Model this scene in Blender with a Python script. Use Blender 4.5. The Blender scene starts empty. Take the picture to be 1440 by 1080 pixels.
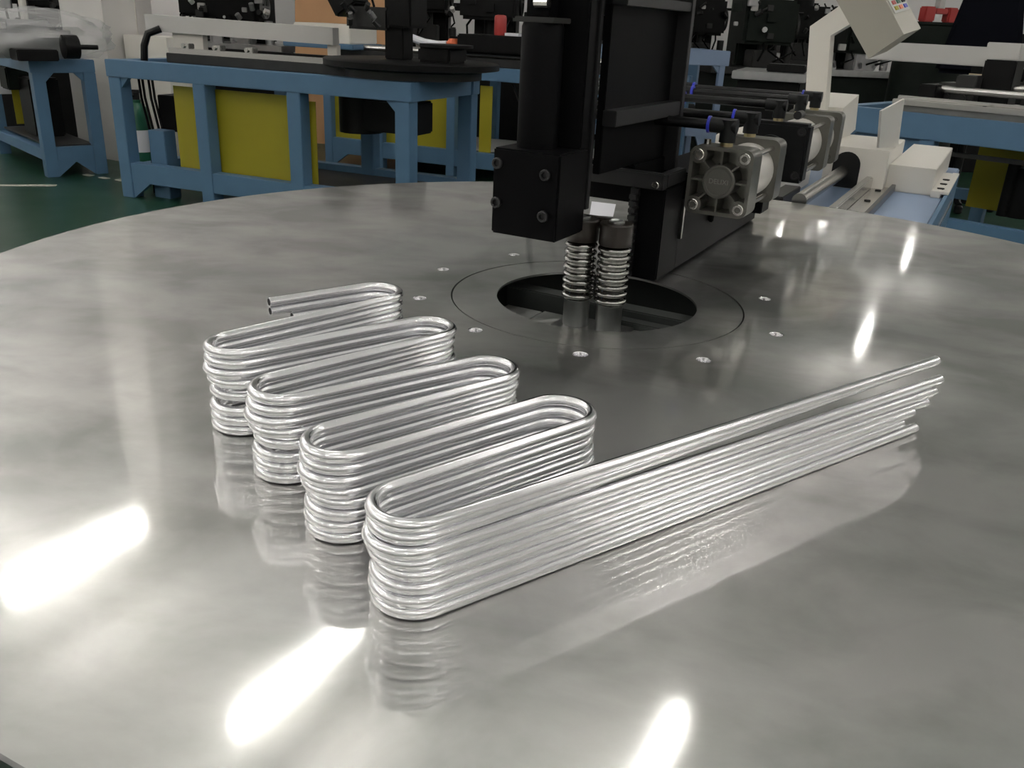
import bpy, bmesh, math, random
from mathutils import Vector, Matrix
import numpy as np
random.seed(7)
sc = bpy.context.scene
C = sc.collection

# ------------------------------------------------------------------ camera
FPX, PIT, ROL = 1221.08, math.radians(22.648), math.radians(2.749)
CAM = Vector((0, 0, 1.15))
FW = Vector((0, math.cos(PIT), -math.sin(PIT)))
U0 = Vector((0, math.sin(PIT), math.cos(PIT)))
X0 = Vector((1, 0, 0))
RT = X0 * math.cos(ROL) + U0 * math.sin(ROL)
UP = -X0 * math.sin(ROL) + U0 * math.cos(ROL)
cd = bpy.data.cameras.new('camera')
cam = bpy.data.objects.new('camera', cd)
C.objects.link(cam)
cam.matrix_world = Matrix(((RT.x, UP.x, -FW.x, CAM.x), (RT.y, UP.y, -FW.y, CAM.y), (RT.z, UP.z, -FW.z, CAM.z), (0, 0, 0, 1)))
cd.sensor_width = 36
cd.lens = FPX / 1440 * 36
cd.clip_start = 0.02
cd.clip_end = 200
sc.camera = cam

# ------------------------------------------------------------------ world, exposure
w = bpy.data.worlds.new('world')
sc.world = w
w.use_nodes = True
w.node_tree.nodes['Background'].inputs[0].default_value = (0.8, 0.85, 0.9, 1)
w.node_tree.nodes['Background'].inputs[1].default_value = 0.3
vs = sc.view_settings
vs.view_transform = 'Standard'
vs.look = 'None'
vs.gamma = 1
vs.use_curve_mapping = False
vs.exposure = 2.05
LAMP_POWER = 16.0

TT = 0.75                                   # worktop height


def ray(px, py):
    x = (px - 720) / FPX
    y = -(py - 540) / FPX
    return FW + RT * x + UP * y


def atz(px, py, z):
    d = ray(px, py)
    return CAM + d * ((z - CAM.z) / d.z)


def aty(px, py, Y):
    d = ray(px, py)
    return CAM + d * (Y / d.y)


# machine axes: a runs back along the feed bed, b to its right
O = Vector((.127, 1.328, 0))
TH = math.radians(62)
AX = Vector((math.cos(TH), math.sin(TH), 0))
BX = Vector((math.sin(TH), -math.cos(TH), 0))


def ab(a, b, z=0):
    return O + AX * a + BX * b + Vector((0, 0, z))


def atb(px, py, b):
    """machine coordinates (a, z) of a pixel on the vertical plane b = const"""
    d = ray(px, py)
    n = BX
    t = (b - (CAM - O).dot(n)) / d.dot(n)
    p = CAM + d * t
    return (p - O).dot(AX), p.z


def ata(px, py, a):
    d = ray(px, py)
    t = (a - (CAM - O).dot(AX)) / d.dot(AX)
    p = CAM + d * t
    return (p - O).dot(BX), p.z


# ------------------------------------------------------------------ materials
MATS = {}


def mat(name, col, rough=.5, metal=0., var=0., scale=8., bump=0., rvar=0., spec=None, emit=None, alpha=None, trans=None):
    if name in MATS:
        return MATS[name]
    m = bpy.data.materials.new(name)
    m.use_nodes = True
    nt = m.node_tree
    b = nt.nodes['Principled BSDF']
    b.inputs['Base Color'].default_value = (*col, 1)
    b.inputs['Roughness'].default_value = rough
    b.inputs['Metallic'].default_value = metal
    if spec is not None:
        b.inputs['Specular IOR Level'].default_value = spec
    if emit:
        b.inputs['Emission Color'].default_value = (*emit[:3], 1)
        b.inputs['Emission Strength'].default_value = emit[3]
    if alpha is not None:
        b.inputs['Alpha'].default_value = alpha
    if trans is not None:
        b.inputs['Transmission Weight'].default_value = trans
    if var or bump or rvar:
        tc = nt.nodes.new('ShaderNodeTexCoord')
        n = nt.nodes.new('ShaderNodeTexNoise')
        n.inputs['Scale'].default_value = scale
        n.inputs['Detail'].default_value = 5
        nt.links.new(tc.outputs['Object'], n.inputs['Vector'])
        if var:
            mx = nt.nodes.new('ShaderNodeMix')
            mx.data_type = 'RGBA'
            mx.inputs[6].default_value = (*[max(0, c * (1 - var)) for c in col], 1)
            mx.inputs[7].default_value = (*[min(1, c * (1 + var)) for c in col], 1)
            nt.links.new(n.outputs['Fac'], mx.inputs[0])
            nt.links.new(mx.outputs[2], b.inputs['Base Color'])
        if rvar:
            mr = nt.nodes.new('ShaderNodeMapRange')
            mr.inputs[3].default_value = max(.02, rough - rvar)
            mr.inputs[4].default_value = rough + rvar
            nt.links.new(n.outputs['Fac'], mr.inputs[0])
            nt.links.new(mr.outputs[0], b.inputs['Roughness'])
        if bump:
            bp = nt.nodes.new('ShaderNodeBump')
            bp.inputs['Strength'].default_value = bump
            bp.inputs['Distance'].default_value = .002
            nt.links.new(n.outputs['Fac'], bp.inputs['Height'])
            nt.links.new(bp.outputs[0], b.inputs['Normal'])
    MATS[name] = m
    return m


def table_material():
    """ground steel sheet: two gloss levels mixed in worn, cloudy patches, a few stains"""
    m = bpy.data.materials.new('ground_steel')
    m.use_nodes = True
    nt = m.node_tree
    N, L = nt.nodes.new, nt.links.new
    b = nt.nodes['Principled BSDF']
    out = nt.nodes['Material Output']
    tc = N('ShaderNodeTexCoord')
    mp = N('ShaderNodeMapping')
    mp.inputs['Rotation'].default_value = (0, 0, math.radians(28))
    mp.inputs['Scale'].default_value = (1, 1.35, 1)
    L(tc.outputs['Object'], mp.inputs[0])
    n1 = N('ShaderNodeTexNoise')
    n1.inputs['Scale'].default_value = 1.9
    n1.inputs['Detail'].default_value = 4
    n1.inputs['Roughness'].default_value = .55
    n1.inputs['Distortion'].default_value = .25
    L(mp.outputs[0], n1.inputs['Vector'])
    n2 = N('ShaderNodeTexNoise')
    n2.inputs['Scale'].default_value = 6
    n2.inputs['Detail'].default_value = 6
    n2.inputs['Distortion'].default_value = .3
    L(mp.outputs[0], n2.inputs['Vector'])
    cr = N('ShaderNodeValToRGB')
    cr.color_ramp.elements[0].position = .36
    cr.color_ramp.elements[0].color = (.62, .63, .62, 1)
    cr.color_ramp.elements[1].position = .64
    cr.color_ramp.elements[1].color = (.75, .735, .72, 1)
    e = cr.color_ramp.elements.new(.5)
    e.color = (.69, .685, .67, 1)
    L(n1.outputs['Fac'], cr.inputs[0])
    cr2 = N('ShaderNodeValToRGB')
    cr2.color_ramp.elements[0].position = .30
    cr2.color_ramp.elements[0].color = (.90, .905, .90, 1)
    cr2.color_ramp.elements[1].position = .58
    cr2.color_ramp.elements[1].color = (1, 1, 1, 1)
    L(n2.outputs['Fac'], cr2.inputs[0])
    mx = N('ShaderNodeMix')
    mx.data_type = 'RGBA'
    mx.blend_type = 'MULTIPLY'
    mx.inputs[0].default_value = 1
    L(cr.outputs[0], mx.inputs[6])
    L(cr2.outputs[0], mx.inputs[7])
    # fine grinding marks
    mp2 = N('ShaderNodeMapping')
    mp2.inputs['Rotation'].default_value = (0, 0, math.radians(28))
    mp2.inputs['Scale'].default_value = (4, 260, 1)
    L(tc.outputs['Object'], mp2.inputs[0])
    n3 = N('ShaderNodeTexNoise')
    n3.inputs['Scale'].default_value = 2
    n3.inputs['Detail'].default_value = 2
    L(mp2.outputs[0], n3.inputs['Vector'])
    bp = N('ShaderNodeBump')
    bp.inputs['Strength'].default_value = .004
    bp.inputs['Distance'].default_value = .001
    L(n3.outputs['Fac'], bp.inputs['Height'])
    mr = N('ShaderNodeMapRange')
    mr.inputs[1].default_value = .35
    mr.inputs[2].default_value = .65
    mr.inputs[3].default_value = .05
    mr.inputs[4].default_value = .10
    L(n1.outputs['Fac'], mr.inputs[0])
    b.inputs['Metallic'].default_value = 1
    L(mx.outputs[2], b.inputs['Base Color'])
    L(mr.outputs[0], b.inputs['Roughness'])
    L(bp.outputs[0], b.inputs['Normal'])
    g = N('ShaderNodeBsdfPrincipled')
    g.inputs['Metallic'].default_value = 1
    g.inputs['Roughness'].default_value = .42
    L(mx.outputs[2], g.inputs['Base Color'])
    ms = N('ShaderNodeMixShader')
    mf = N('ShaderNodeMapRange')
    mf.inputs[1].default_value = .35
    mf.inputs[2].default_value = .65
    mf.inputs[3].default_value = .34
    mf.inputs[4].default_value = .52
    L(n2.outputs['Fac'], mf.inputs[0])
    L(mf.outputs[0], ms.inputs[0])
    L(b.outputs[0], ms.inputs[1])
    L(g.outputs[0], ms.inputs[2])
    L(ms.outputs[0], out.inputs[0])
    return m


M_STEEL = table_material()
M_ALU = mat('bright_aluminium', (.84, .84, .86), .21, 1, var=.02, scale=30)
M_ALU_IN = mat('tube_bore', (.25, .25, .25), .5, 1)
M_CHROME = mat('polished_steel', (.34, .335, .32), .13, 1)
M_BLACK = mat('black_oxide', (.0035, .0035, .004), .45, 0, var=.3, scale=20, spec=.06)
M_BLACKS = mat('black_oxide_edge', (.015, .015, .016), .4, .1, var=.2, scale=30)
M_BROWN = mat('oil_black_cap', (.022, .017, .014), .4, .3)
M_DKSTEEL = mat('dull_steel', (.20, .20, .20), .35, 1)
M_SHAFT = mat('grey_shaft_steel', (.42, .43, .42), .3, 1)
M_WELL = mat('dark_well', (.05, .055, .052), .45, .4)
M_OLIVE = mat('cast_cap_grey', (.16, .158, .14), .34, .75, var=.12, scale=30)
M_OLIVED = mat('cast_cap_pocket', (.075, .075, .068), .5, .6)
M_BARREL = mat('milky_barrel', (.62, .60, .56), .35, .3)
M_BOLT = mat('zinc_bolt', (.62, .60, .57), .22, 1)
M_BRASS = mat('brass_thread', (.45, .38, .22), .3, 1)
M_BPLAST = mat('black_plastic', (.007, .0075, .008), .38, spec=.25)
M_BLUECOL = mat('blue_collar', (.02, .03, .42), .3)
M_HOSE = mat('black_hose', (.006, .006, .0065), .25, spec=.3)
M_WHITE = mat('cream_white_paint', (.70, .67, .61), .35, var=.03, scale=5)
M_WHITE2 = mat('grey_white_paint', (.52, .51, .49), .4, var=.04, scale=5)
M_BEIGE = mat('beige_paint', (.42, .40, .345), .45, var=.03, scale=6)
M_BLUE = mat('blue_frame_paint', (.085, .175, .285), .45, var=.12, scale=9)
M_BLUEL = mat('light_blue_paint', (.23, .31, .45), .4, var=.06, scale=5)
M_YEL = mat('yellow_sheet', (.33, .285, .012), .5, var=.07, scale=6)
M_RAIL = mat('rail_steel', (.55, .54, .52), .25, 1)
M_GREYM = mat('grey_machine', (.038, .038, .037), .45, .3, var=.3, scale=12, spec=.3)
M_DARKM = mat('dark_machine', (.007, .007, .007), .45, .1, var=.5, scale=10, spec=.15)
M_DARKG = mat('dark_green_machine', (.011, .015, .012), .5, .1, var=.4, scale=10, spec=.15)
M_WALL = mat('white_wall', (.88, .86, .85), .7, var=.03, scale=2)
M_COLUMN = mat('column_plaster', (.56, .545, .52), .6, var=.04, scale=3)
M_CEIL = mat('ceiling_panel', (.90, .89, .87), .8, var=.03, scale=1)
M_FLOOR = mat('green_epoxy', (.011, .046, .025), .32, var=.18, scale=3, rvar=.08)
M_LINE = mat('line_paint', (.42, .42, .36), .6)
M_LAMP = mat('fluorescent_tube', (1, 1, 1), .5, emit=(1.0, .97, .93, LAMP_POWER))
M_BATTEN = mat('lamp_batten', (.8, .8, .78), .5)
M_PAPER = mat('white_paper', (.75, .75, .80), .7)
M_CARD = mat('brown_plywood', (.52, .29, .14), .6, var=.15, scale=4)
M_CREAM = mat('cream_card', (.62, .53, .34), .6)
M_RED = mat('red_plastic', (.42, .04, .035), .4)
M_ORANGE = mat('orange_plastic', (.75, .16, .06), .4)
M_GREENB = mat('green_bottle_paint', (.012, .10, .055), .35)
M_SILVERC = mat('silver_cast', (.42, .42, .42), .35, .8, var=.2, scale=20)
M_FILM = mat('clear_film', (.62, .62, .62), .25, alpha=.34, bump=.8, scale=25)
M_NAVY = mat('navy_fabric', (.004, .0045, .008), .9, spec=.1)
M_LETTER = mat('cap_lettering', (.30, .295, .27), .3, .7)
M_MARK = mat('print_and_shade_dark', (.015, .015, .015), .6, spec=.2)


# ------------------------------------------------------------------ mesh builder
class MB:
    def __init__(s):
        s.v, s.f = [], []

    def add(s, vs, fs):
        o = len(s.v)
        s.v += [tuple(v) for v in vs]
        s.f += [tuple(i + o for i in f) for f in fs]
        return s

    def box(s, x0, x1, y0, y1, z0, z1, bev=0., M=None):
        bm = bmesh.new()
        vs = [bm.verts.new(p) for p in ((x0, y0, z0), (x1, y0, z0), (x1, y1, z0), (x0, y1, z0), (x0, y0, z1), (x1, y0, z1), (x1, y1, z1), (x0, y1, z1))]
        for q in ((3, 2, 1, 0), (4, 5, 6, 7), (0, 1, 5, 4), (1, 2, 6, 5), (2, 3, 7, 6), (3, 0, 4, 7)):
            bm.faces.new([vs[i] for i in q])
        bmesh.ops.recalc_face_normals(bm, faces=bm.faces)
        if bev:
            bmesh.ops.bevel(bm, geom=list(bm.edges), offset=bev, segments=2, affect='EDGES')
        return s.bm(bm, M)

    def bm(s, bm, M=None):
        bm.verts.index_update()
        s.add([(M @ v.co) if M else v.co for v in bm.verts], [[v.index for v in f.verts] for f in bm.faces])
        bm.free()
        return s

    def lathe(s, prof, seg=24, M=None, close=True):
        """prof: list of (r, z) around local z"""
        vs, fs = [], []
        for r, z in prof:
            for i in range(seg):
                t = 2 * math.pi * i / seg
                p = Vector((r * math.cos(t), r * math.sin(t), z))
                vs.append(M @ p if M else p)
        n = len(prof)
        for k in range(n - 1):
            for i in range(seg):
                j = (i + 1) % seg
                fs.append((k * seg + i, k * seg + j, (k + 1) * seg + j, (k + 1) * seg + i))
        if close:
            fs.append(tuple(reversed(range(seg))))
            fs.append(tuple((n - 1) * seg + i for i in range(seg)))
        return s.add(vs, fs)

    def cyl(s, p, q, r, seg=16, r2=None):
        p, q = Vector(p), Vector(q)
        d = q - p
        M = Matrix.Translation(p) @ d.to_track_quat('Z', 'Y').to_matrix().to_4x4()
        return s.lathe([(r, 0), (r if r2 is None else r2, d.length)], seg, M)

    def tube(s, pts, r, seg=12, inner=None, caps=True):
        pts = [Vector(p) for p in pts]
        n = len(pts)
        vs, fs = [], []
        t0 = (pts[1] - pts[0]).normalized()
        up = Vector((0, 0, 1)) if abs(t0.z) < .9 else Vector((1, 0, 0))
        nn = (up - t0 * up.dot(t0)).normalized()
        for i in range(n):
            t = (pts[min(i + 1, n - 1)] - pts[max(i - 1, 0)]).normalized()
            nn = (nn - t * nn.dot(t)).normalized()
            bb = t.cross(nn)
            for k in range(seg):
                a = 2 * math.pi * k / seg
                vs.append(pts[i] + nn * (r * math.cos(a)) + bb * (r * math.sin(a)))
        for i in range(n - 1):
            for k in range(seg):
                j = (k + 1) % seg
                fs.append((i * seg + k, i * seg + j, (i + 1) * seg + j, (i + 1) * seg + k))
        if caps and not inner:
            fs.append(tuple(reversed(range(seg))))
            fs.append(tuple((n - 1) * seg + k for k in range(seg)))
        if inner:
            for e, rev in ((0, 1), (n - 1, 0)):
                o = len(vs)
                c = pts[e]
                inward = (pts[1] - pts[0]).normalized() * .02 if e == 0 else (pts[-2] - pts[-1]).normalized() * .02
                for k in range(seg):
                    vs.append(c + (vs[e * seg + k] - c) * inner)
                for k in range(seg):
                    vs.append(vs[o + k] + inward)
                for k in range(seg):
                    j = (k + 1) % seg
                    q1 = (e * seg + k, e * seg + j, o + j, o + k)
                    q2 = (o + k, o + j, o + seg + j, o + seg + k)
                    fs.append(tuple(reversed(q1)) if rev else q1)
                    fs.append(tuple(reversed(q2)) if rev else q2)
                fs.append(tuple(o + seg + k for k in range(seg)))
        return s.add(vs, fs)

    def prism(s, poly, ext, M=None):
        """poly: 3-D points, ext: extrusion vector"""
        ext = Vector(ext)
        p = [Vector(q) for q in poly]
        n = len(p)
        vs = p + [q + ext for q in p]
        if M:
            vs = [M @ q for q in vs]
        fs = [tuple(range(n)), tuple(range(2 * n - 1, n - 1, -1))] + [(i, i + n, (i + 1) % n + n, (i + 1) % n) for i in range(n)]
        return s.add(vs, fs)


def obj(name, mb, m, parent=None, smooth=False, angle=35):
    me = bpy.data.meshes.new(name)
    me.from_pydata(mb.v, [], mb.f)
    bm = bmesh.new()
    bm.from_mesh(me)
    bmesh.ops.recalc_face_normals(bm, faces=bm.faces)
    bm.to_mesh(me)
    bm.free()
    if smooth:
        me.polygons.foreach_set('use_smooth', [True] * len(me.polygons))
        me.set_sharp_from_angle(angle=math.radians(angle))
    me.materials.append(m)
    o = bpy.data.objects.new(name, me)
    C.objects.link(o)
    if parent:
        o.parent = parent
    return o


def tag(o, label=None, cat=None, group=None, kind=None):
    if label:
        o['label'] = label
    if cat:
        o['category'] = cat
    if group:
        o['group'] = group
    if kind:
        o['kind'] = kind
    return o


def thing(name, label, cat, loc=(0, 0, 0), rz=0., group=None):
    e = bpy.data.objects.new(name, None)
    e.empty_display_size = .1
    C.objects.link(e)
    e.location = loc
    e.rotation_euler = (0, 0, rz)
    return tag(e, label, cat, group)


def copy_tree(o, parent=None):
    c = o.copy()
    C.objects.link(c)
    c.parent = parent
    for ch in [x for x in o.children]:
        copy_tree(ch, c)
    return c


def fill_curve(name, loops, z0, z1, m, parent=None):
    """flat plate with holes: loops = list of closed 2-D point lists, first the outline"""
    cu = bpy.data.curves.new(name, 'CURVE')
    cu.dimensions = '2D'
    cu.fill_mode = 'BOTH'
    cu.extrude = (z1 - z0) / 2
    for lp in loops:
        sp = cu.splines.new('POLY')
        sp.points.add(len(lp) - 1)
        for p, q in zip(sp.points, lp):
            p.co = (q[0], q[1], 0, 1)
        sp.use_cyclic_u = True
    t = bpy.data.objects.new('tmp', cu)
    C.objects.link(t)
    dg = bpy.context.evaluated_depsgraph_get()
    me = bpy.data.meshes.new_from_object(t.evaluated_get(dg))
    C.objects.unlink(t)
    bpy.data.objects.remove(t)
    me.name = name
    me.transform(Matrix.Translation((0, 0, (z0 + z1) / 2)))
    me.materials.clear()
    me.materials.append(m)
    o = bpy.data.objects.new(name, me)
    C.objects.link(o)
    if parent:
        o.parent = parent
    return o


def text_mesh(name, txt, size, depth, m, M, parent):
    cu = bpy.data.curves.new(name, 'FONT')
    cu.body = txt
    cu.size = size
    cu.extrude = depth
    cu.align_x = 'CENTER'
    cu.align_y = 'CENTER'
    cu.resolution_u = 3
    t = bpy.data.objects.new('tmp', cu)
    C.objects.link(t)
    dg = bpy.context.evaluated_depsgraph_get()
    me = bpy.data.meshes.new_from_object(t.evaluated_get(dg))
    C.objects.unlink(t)
    bpy.data.objects.remove(t)
    me.transform(M)
    me.materials.clear()
    me.materials.append(m)
    o = bpy.data.objects.new(name, me)
    C.objects.link(o)
    o.parent = parent
    return o


def circ(cx, cy, r, n=96):
    return [(cx + r * math.cos(2 * math.pi * i / n), cy + r * math.sin(2 * math.pi * i / n)) for i in range(n)]


# ------------------------------------------------------------------ the hall
# axes of the hall: e1 along the feed direction, e2 across
HC = Vector((2.5, 7.0, 0))
HL, HW, HH = 17.0, 11.0, 5.0
VL = -8.3                                   # left wall


def hall_pt(u, v, z=0):
    return HC + AX * u + BX * v + Vector((0, 0, z))


def hall_box(name, u0, u1, v0, v1, z0, z1, m):
    mb = MB().prism([hall_pt(u0, v0, z0), hall_pt(u1, v0, z0), hall_pt(u1, v1, z0), hall_pt(u0, v1, z0)], (0, 0, z1 - z0))
    return tag(obj(name, mb, m), kind='structure')


hall_box('floor', -HL, HL, VL, HW, -.1, 0, M_FLOOR)
hall_box('ceiling', -HL, HL, VL, HW, HH, HH + .1, M_CEIL)
hall_box('wall_left', -HL, HL, VL - .1, VL, 0, HH, M_WALL)
hall_box('wall_right', -HL, HL, HW, HW + .1, 0, HH, M_WALL)
hall_box('wall_back', HL, HL + .1, VL, HW, 0, HH, M_WALL)
hall_box('wall_front', -HL - .1, -HL, VL, HW, 0, HH, M_WALL)

# floor marking beside the left bench
fl = bpy.data.objects['floor']
for i, (p, q, wd) in enumerate((((-40, 262), (78, 262), .05), ((116, 246), (126, 248), .04), ((138, 250), (148, 252), .04), ((161, 253), (170, 255), .04))):
    a, b_ = atz(*p, .0), atz(*q, .0)
    d = (b_ - a).normalized()
    nrm = Vector((-d.y, d.x, 0)) * wd
    obj('floor_line', MB().prism([a, b_, b_ + nrm, a + nrm], (0, 0, .003)), M_LINE, fl)

# lamps: rows of fluorescent battens, placed where the worktop mirrors them plus added unseen ones for brightness
LZ = 4.4


def mirror_pt(px, py):
    q = atz(px, py, TT)
    d = ray(px, py)
    d.z = -d.z
    return q + d * ((LZ - TT) / d.z)


lamp_pts = [((mirror_pt(0, 835) + mirror_pt(205, 730)) / 2), ((mirror_pt(345, 1005) + mirror_pt(490, 890)) / 2),
            mirror_pt(908, 1095), mirror_pt(1215, 472), mirror_pt(1160, 298), mirror_pt(1100, 333), mirror_pt(1275, 360)]
# added unseen lamps that brighten hall and ceiling, kept off the worktop's mirror view
def mirrored_px(p):
    d = Vector((p.x, p.y, 2 * TT - p.z)) - CAM
    w_ = d.dot(FW)
    return None if w_ < .05 else (720 + FPX * d.dot(RT) / w_, 540 - FPX * d.dot(UP) / w_)


for i in range(-5, 7):
    for j in range(-5, 6):
        p = lamp_pts[1] + AX * (3.3 * i - .2) + BX * (2.45 * j)
        h = p - HC
        if abs(h.dot(AX)) > HL - 1 or h.dot(BX) > HW - 1 or h.dot(BX) < VL + .6:
            continue
        q = mirrored_px(p)
        if q and -150 < q[0] < 1590 and 200 < q[1] < 1330:
            continue
        lamp_pts.append(p)
for i, j in ((0, -2.3), (0, -4.4), (1.6, -3.2), (3.4, -4.6), (1.8, -5.4), (-1.8, -3.4), (5.4, -5.6), (-1.8, -5.4)):  # extra lamps added out of view to brighten the left ceiling and wall
    p = lamp_pts[0] + AX * i + BX * j
    q = mirrored_px(p)
    h = (p - HC).dot(BX)
    if h > VL + .3 and q[0] < -70:
        lamp_pts.append(p)
print('lamps', len(lamp_pts))
proto = None
for p in lamp_pts:
    if proto is None:
        t = thing('ceiling_lamp', 'fluorescent tube lamp on a white batten hung below the ceiling', 'lamp', p, TH, 'fluorescent lamps over the hall')  # label shared by the mirrored lamps and the added ones
        obj('lamp_tube', MB().cyl((-.6, 0, 0), (.6, 0, 0), .019, 10), M_LAMP, t, True)
        obj('batten', MB().box(-.62, .62, -.014, .014, .05, .085, .004), M_BATTEN, t)
        for s in (-.45, .45):
            obj('hanger_rod', MB().cyl((s, 0, .09), (s, 0, HH - LZ), .006, 6), M_BATTEN, t)
        for s in (-.605, .605):
            obj('lamp_holder', MB().box(s - .012, s + .012, -.022, .022, -.022, .04, .002), M_BATTEN, t)
        proto = t
    else:
        c = copy_tree(proto)
        c.location = p

# ------------------------------------------------------------------ round worktop
TC, TR = Vector((.191, 1.332)), 1.07
tb = thing('round_worktable', 'large round ground-steel worktable with a circular opening in the middle', 'table', (0, 0, 0))
ox, oy = O.x, O.y
screws = [atz(*p, TT) for p in ((623, 378.5), (723, 358), (590, 419), (668, 464), (816, 498), (990, 506), (1092, 470), (1076, 420))]
loops = [circ(TC.x, TC.y, TR, 256), circ(ox, oy, .2302, 128)] + [circ(p.x, p.y, .0105, 20) for p in screws]
fill_curve('table_top', loops, TT - .012, TT, M_STEEL, tb)
fill_curve('ring_plate', [circ(ox, oy, .228, 128), circ(ox, oy, .158, 128)], TT - .004, TT - .0004, M_STEEL, tb)
for p in screws:
    M = Matrix.Translation((p.x, p.y, TT))
    s = obj('countersunk_screw', MB().lathe([(.0104, -.0002), (.0096, -.0008), (.0085, -.0065), (.0084, -.0075)], 16, M, close=False), M_ALU, tb, True, 30)
    obj('screw_recess_shade', MB().lathe([(.0086, -.0090), (.0086, -.0074)], 16, M), M_MARK, s)  # dark disc puts the shade of the recess bottom into the colour
obj('table_edge_band', MB().lathe([(TR, -.012), (TR + .002, -.010), (TR + .002, -.002), (TR, 0)], 256, Matrix.Translation((TC.x, TC.y, TT)), close=False), M_DKSTEEL, tb, True)
Mo = Matrix.Translation((ox, oy, 0))
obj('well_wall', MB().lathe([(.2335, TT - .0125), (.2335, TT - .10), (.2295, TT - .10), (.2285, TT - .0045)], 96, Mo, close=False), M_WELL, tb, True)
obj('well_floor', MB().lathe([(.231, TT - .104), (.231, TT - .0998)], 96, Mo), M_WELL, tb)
obj('pedestal', MB().lathe([(.62, 0), (.62, .60), (.9, TT - .11), (.9, TT - .105)], 64, Matrix.Translation((TC.x, TC.y, 0))), M_BLUE, tb, True)


def spoke(ang):
    M = Matrix.Translation((TC.x, TC.y, 0)) @ Matrix.Rotation(ang, 4, 'Z')
    return MB().box(.28, TR - .05, -.02, .02, TT - .07, TT - .012, 0, M)


for k in range(8):
    obj('support_rib', spoke(k * math.pi / 4 + .2), M_BLUE, tb)


def mach(name, label, cat, group=None):
    return thing(name, label, cat, (O.x, O.y, 0), TH, group)


def mbx(a0, a1, b0, b1, z0, z1, bev=0., mb=None):
    """box in machine coordinates, z relative to the worktop"""
    return (mb or MB()).box(a0, a1, -b1, -b0, TT + z0, TT + z1, bev)


# bars and plate inside the opening
mw = mach('swing_arm_bar', 'dark steel bars and plate lying inside the round opening', 'machine part')
obj('arm_plate', mbx(-.185, .02, -.10, .10, -.098, -.045, .002), M_STEEL, mw)
obj('arm_plate', mbx(-.085, .02, -.17, -.1015, -.098, -.047, .002), M_STEEL, mw)
obj('arm_plate', mbx(-.085, .02, .1015, .17, -.098, -.047, .002), M_DKSTEEL, mw)
obj('cross_bar', mbx(.05, .085, -.19, .19, -.098, -.025, .002), M_WELL, mw)
obj('cross_bar', mbx(.0205, .045, .03, .19, -.098, -.035, .002), M_WELL, mw)
obj('roller_base', mbx(-.055, .018, -.055, .062, -.045, -.041, .001), M_DKSTEEL, mw)

# ------------------------------------------------------------------ bending head
hd = mach('bending_head', 'black steel bending head with ribbed chrome rollers over the table opening', 'machine')
blk = obj('clamp_block', mbx(-.145, -.052, -.114, -.009, .115, .236, .0025), M_BLACK, hd, True)


def bolt_a(a, b, z, r=.008, d=.004, parent=None, m=M_BLACKS):
    """socket-head bolt facing -a"""
    M = Matrix.Translation((a, -b, TT + z)) @ Matrix.Rotation(-math.pi / 2, 4, 'Y')
    return obj('bolt', MB().lathe([(r, -.002), (r, d), (r * .85, d + .001), (r * .55, d + .001), (r * .5, d - .003)], 14, M), m, parent, True)


for b_, z in ((-.106, .215), (-.030, .207), (-.106, .160), (-.030, .150)):
    bolt_a(-.145, b_, z, parent=blk)
M = Matrix.Translation((-.098, .070, TT))
obj('guide_post', MB().lathe([(.029, .236), (.029, .395), (.027, .40)], 28, M), M_BLACK, hd, True)
obj('post_top_plate', mbx(-.125, -.07, -.10, -.04, .40, .407, .001), M_GREYM, hd)
obj('post_clevis', mbx(-.11, -.085, -.085, -.055, .407, .47, .002), M_BLACK, hd)
obj('post_pin', MB().cyl((-.115, .075, TT + .425), (-.115, .055, TT + .425), .007, 10), M_BOLT, hd)
obj('rear_guide_bar', mbx(-.075, -.052, -.11, -.012, .236, .60, .002), M_BLACK, hd)
obj('side_plate', mbx(-.052, -.004, -.054, -.031, .1375, .62, .002), M_BLACK, hd)
obj('guide_strip', mbx(-.004, .008, -.056, -.028, .1375, .62, .001), M_BLACKS, hd)
# frame web behind the strip with its flange and stiffener
obj('frame_web', mbx(.014, .30, -.030, -.018, .19, .62, .001), M_BLACK, hd)
obj('top_yoke', mbx(-.13, .31, -.11, .006, .621, .66, .003), M_BLACK, hd)
obj('frame_flange', mbx(.296, .312, -.035, .006, .165, .450, .001), M_BLACKS, hd)
obj('frame_top', mbx(.014, .30, -.03, .004, .428, .442, .001), M_BLACKS, hd)
obj('stiffener_bar', mbx(.008, .296, -.018, .004, .262, .285, .001), M_BLACKS, hd)
bar = obj('clamp_bar', mbx(.128, .146, -.105, .047, .158, .184, .0015), M_BLACKS, hd)
bolt_a(.128, .034, .166, .006, .003, bar, M_BOLT)
obj('clamp_bar', mbx(.147, .24, .030, .047, .160, .182, .0015), M_BLACKS, hd)
obj('lower_column', mbx(.146, .24, -.012, .046, .003, .158, .002), M_BLACK, hd)
obj('inner_column', mbx(.15, .30, -.100, -.014, .128, .19, .002), M_BLACK, hd)
rk = MB()
for i in range(12):
    rk.box(.128, .146, -.002, .010, TT + .012 + i * .0115, TT + .019 + i * .0115)
rk.box(.138, .146, -.002, .012, TT + .006, TT + .155)
obj('toothed_rack', rk, M_BLACKS, hd)
obj('sliding_arm', mbx(.24, .80, -.03, .045, .003, .108, .002), M_BLACK, hd)
obj('arm_riser', mbx(.30, .78, -.06, .035, .108, .165, .003), M_BLACK, hd)
obj('gib_strip', mbx(.235, .243, .046, .052, .06, .13, .0005), M_CHROME, hd)


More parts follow.
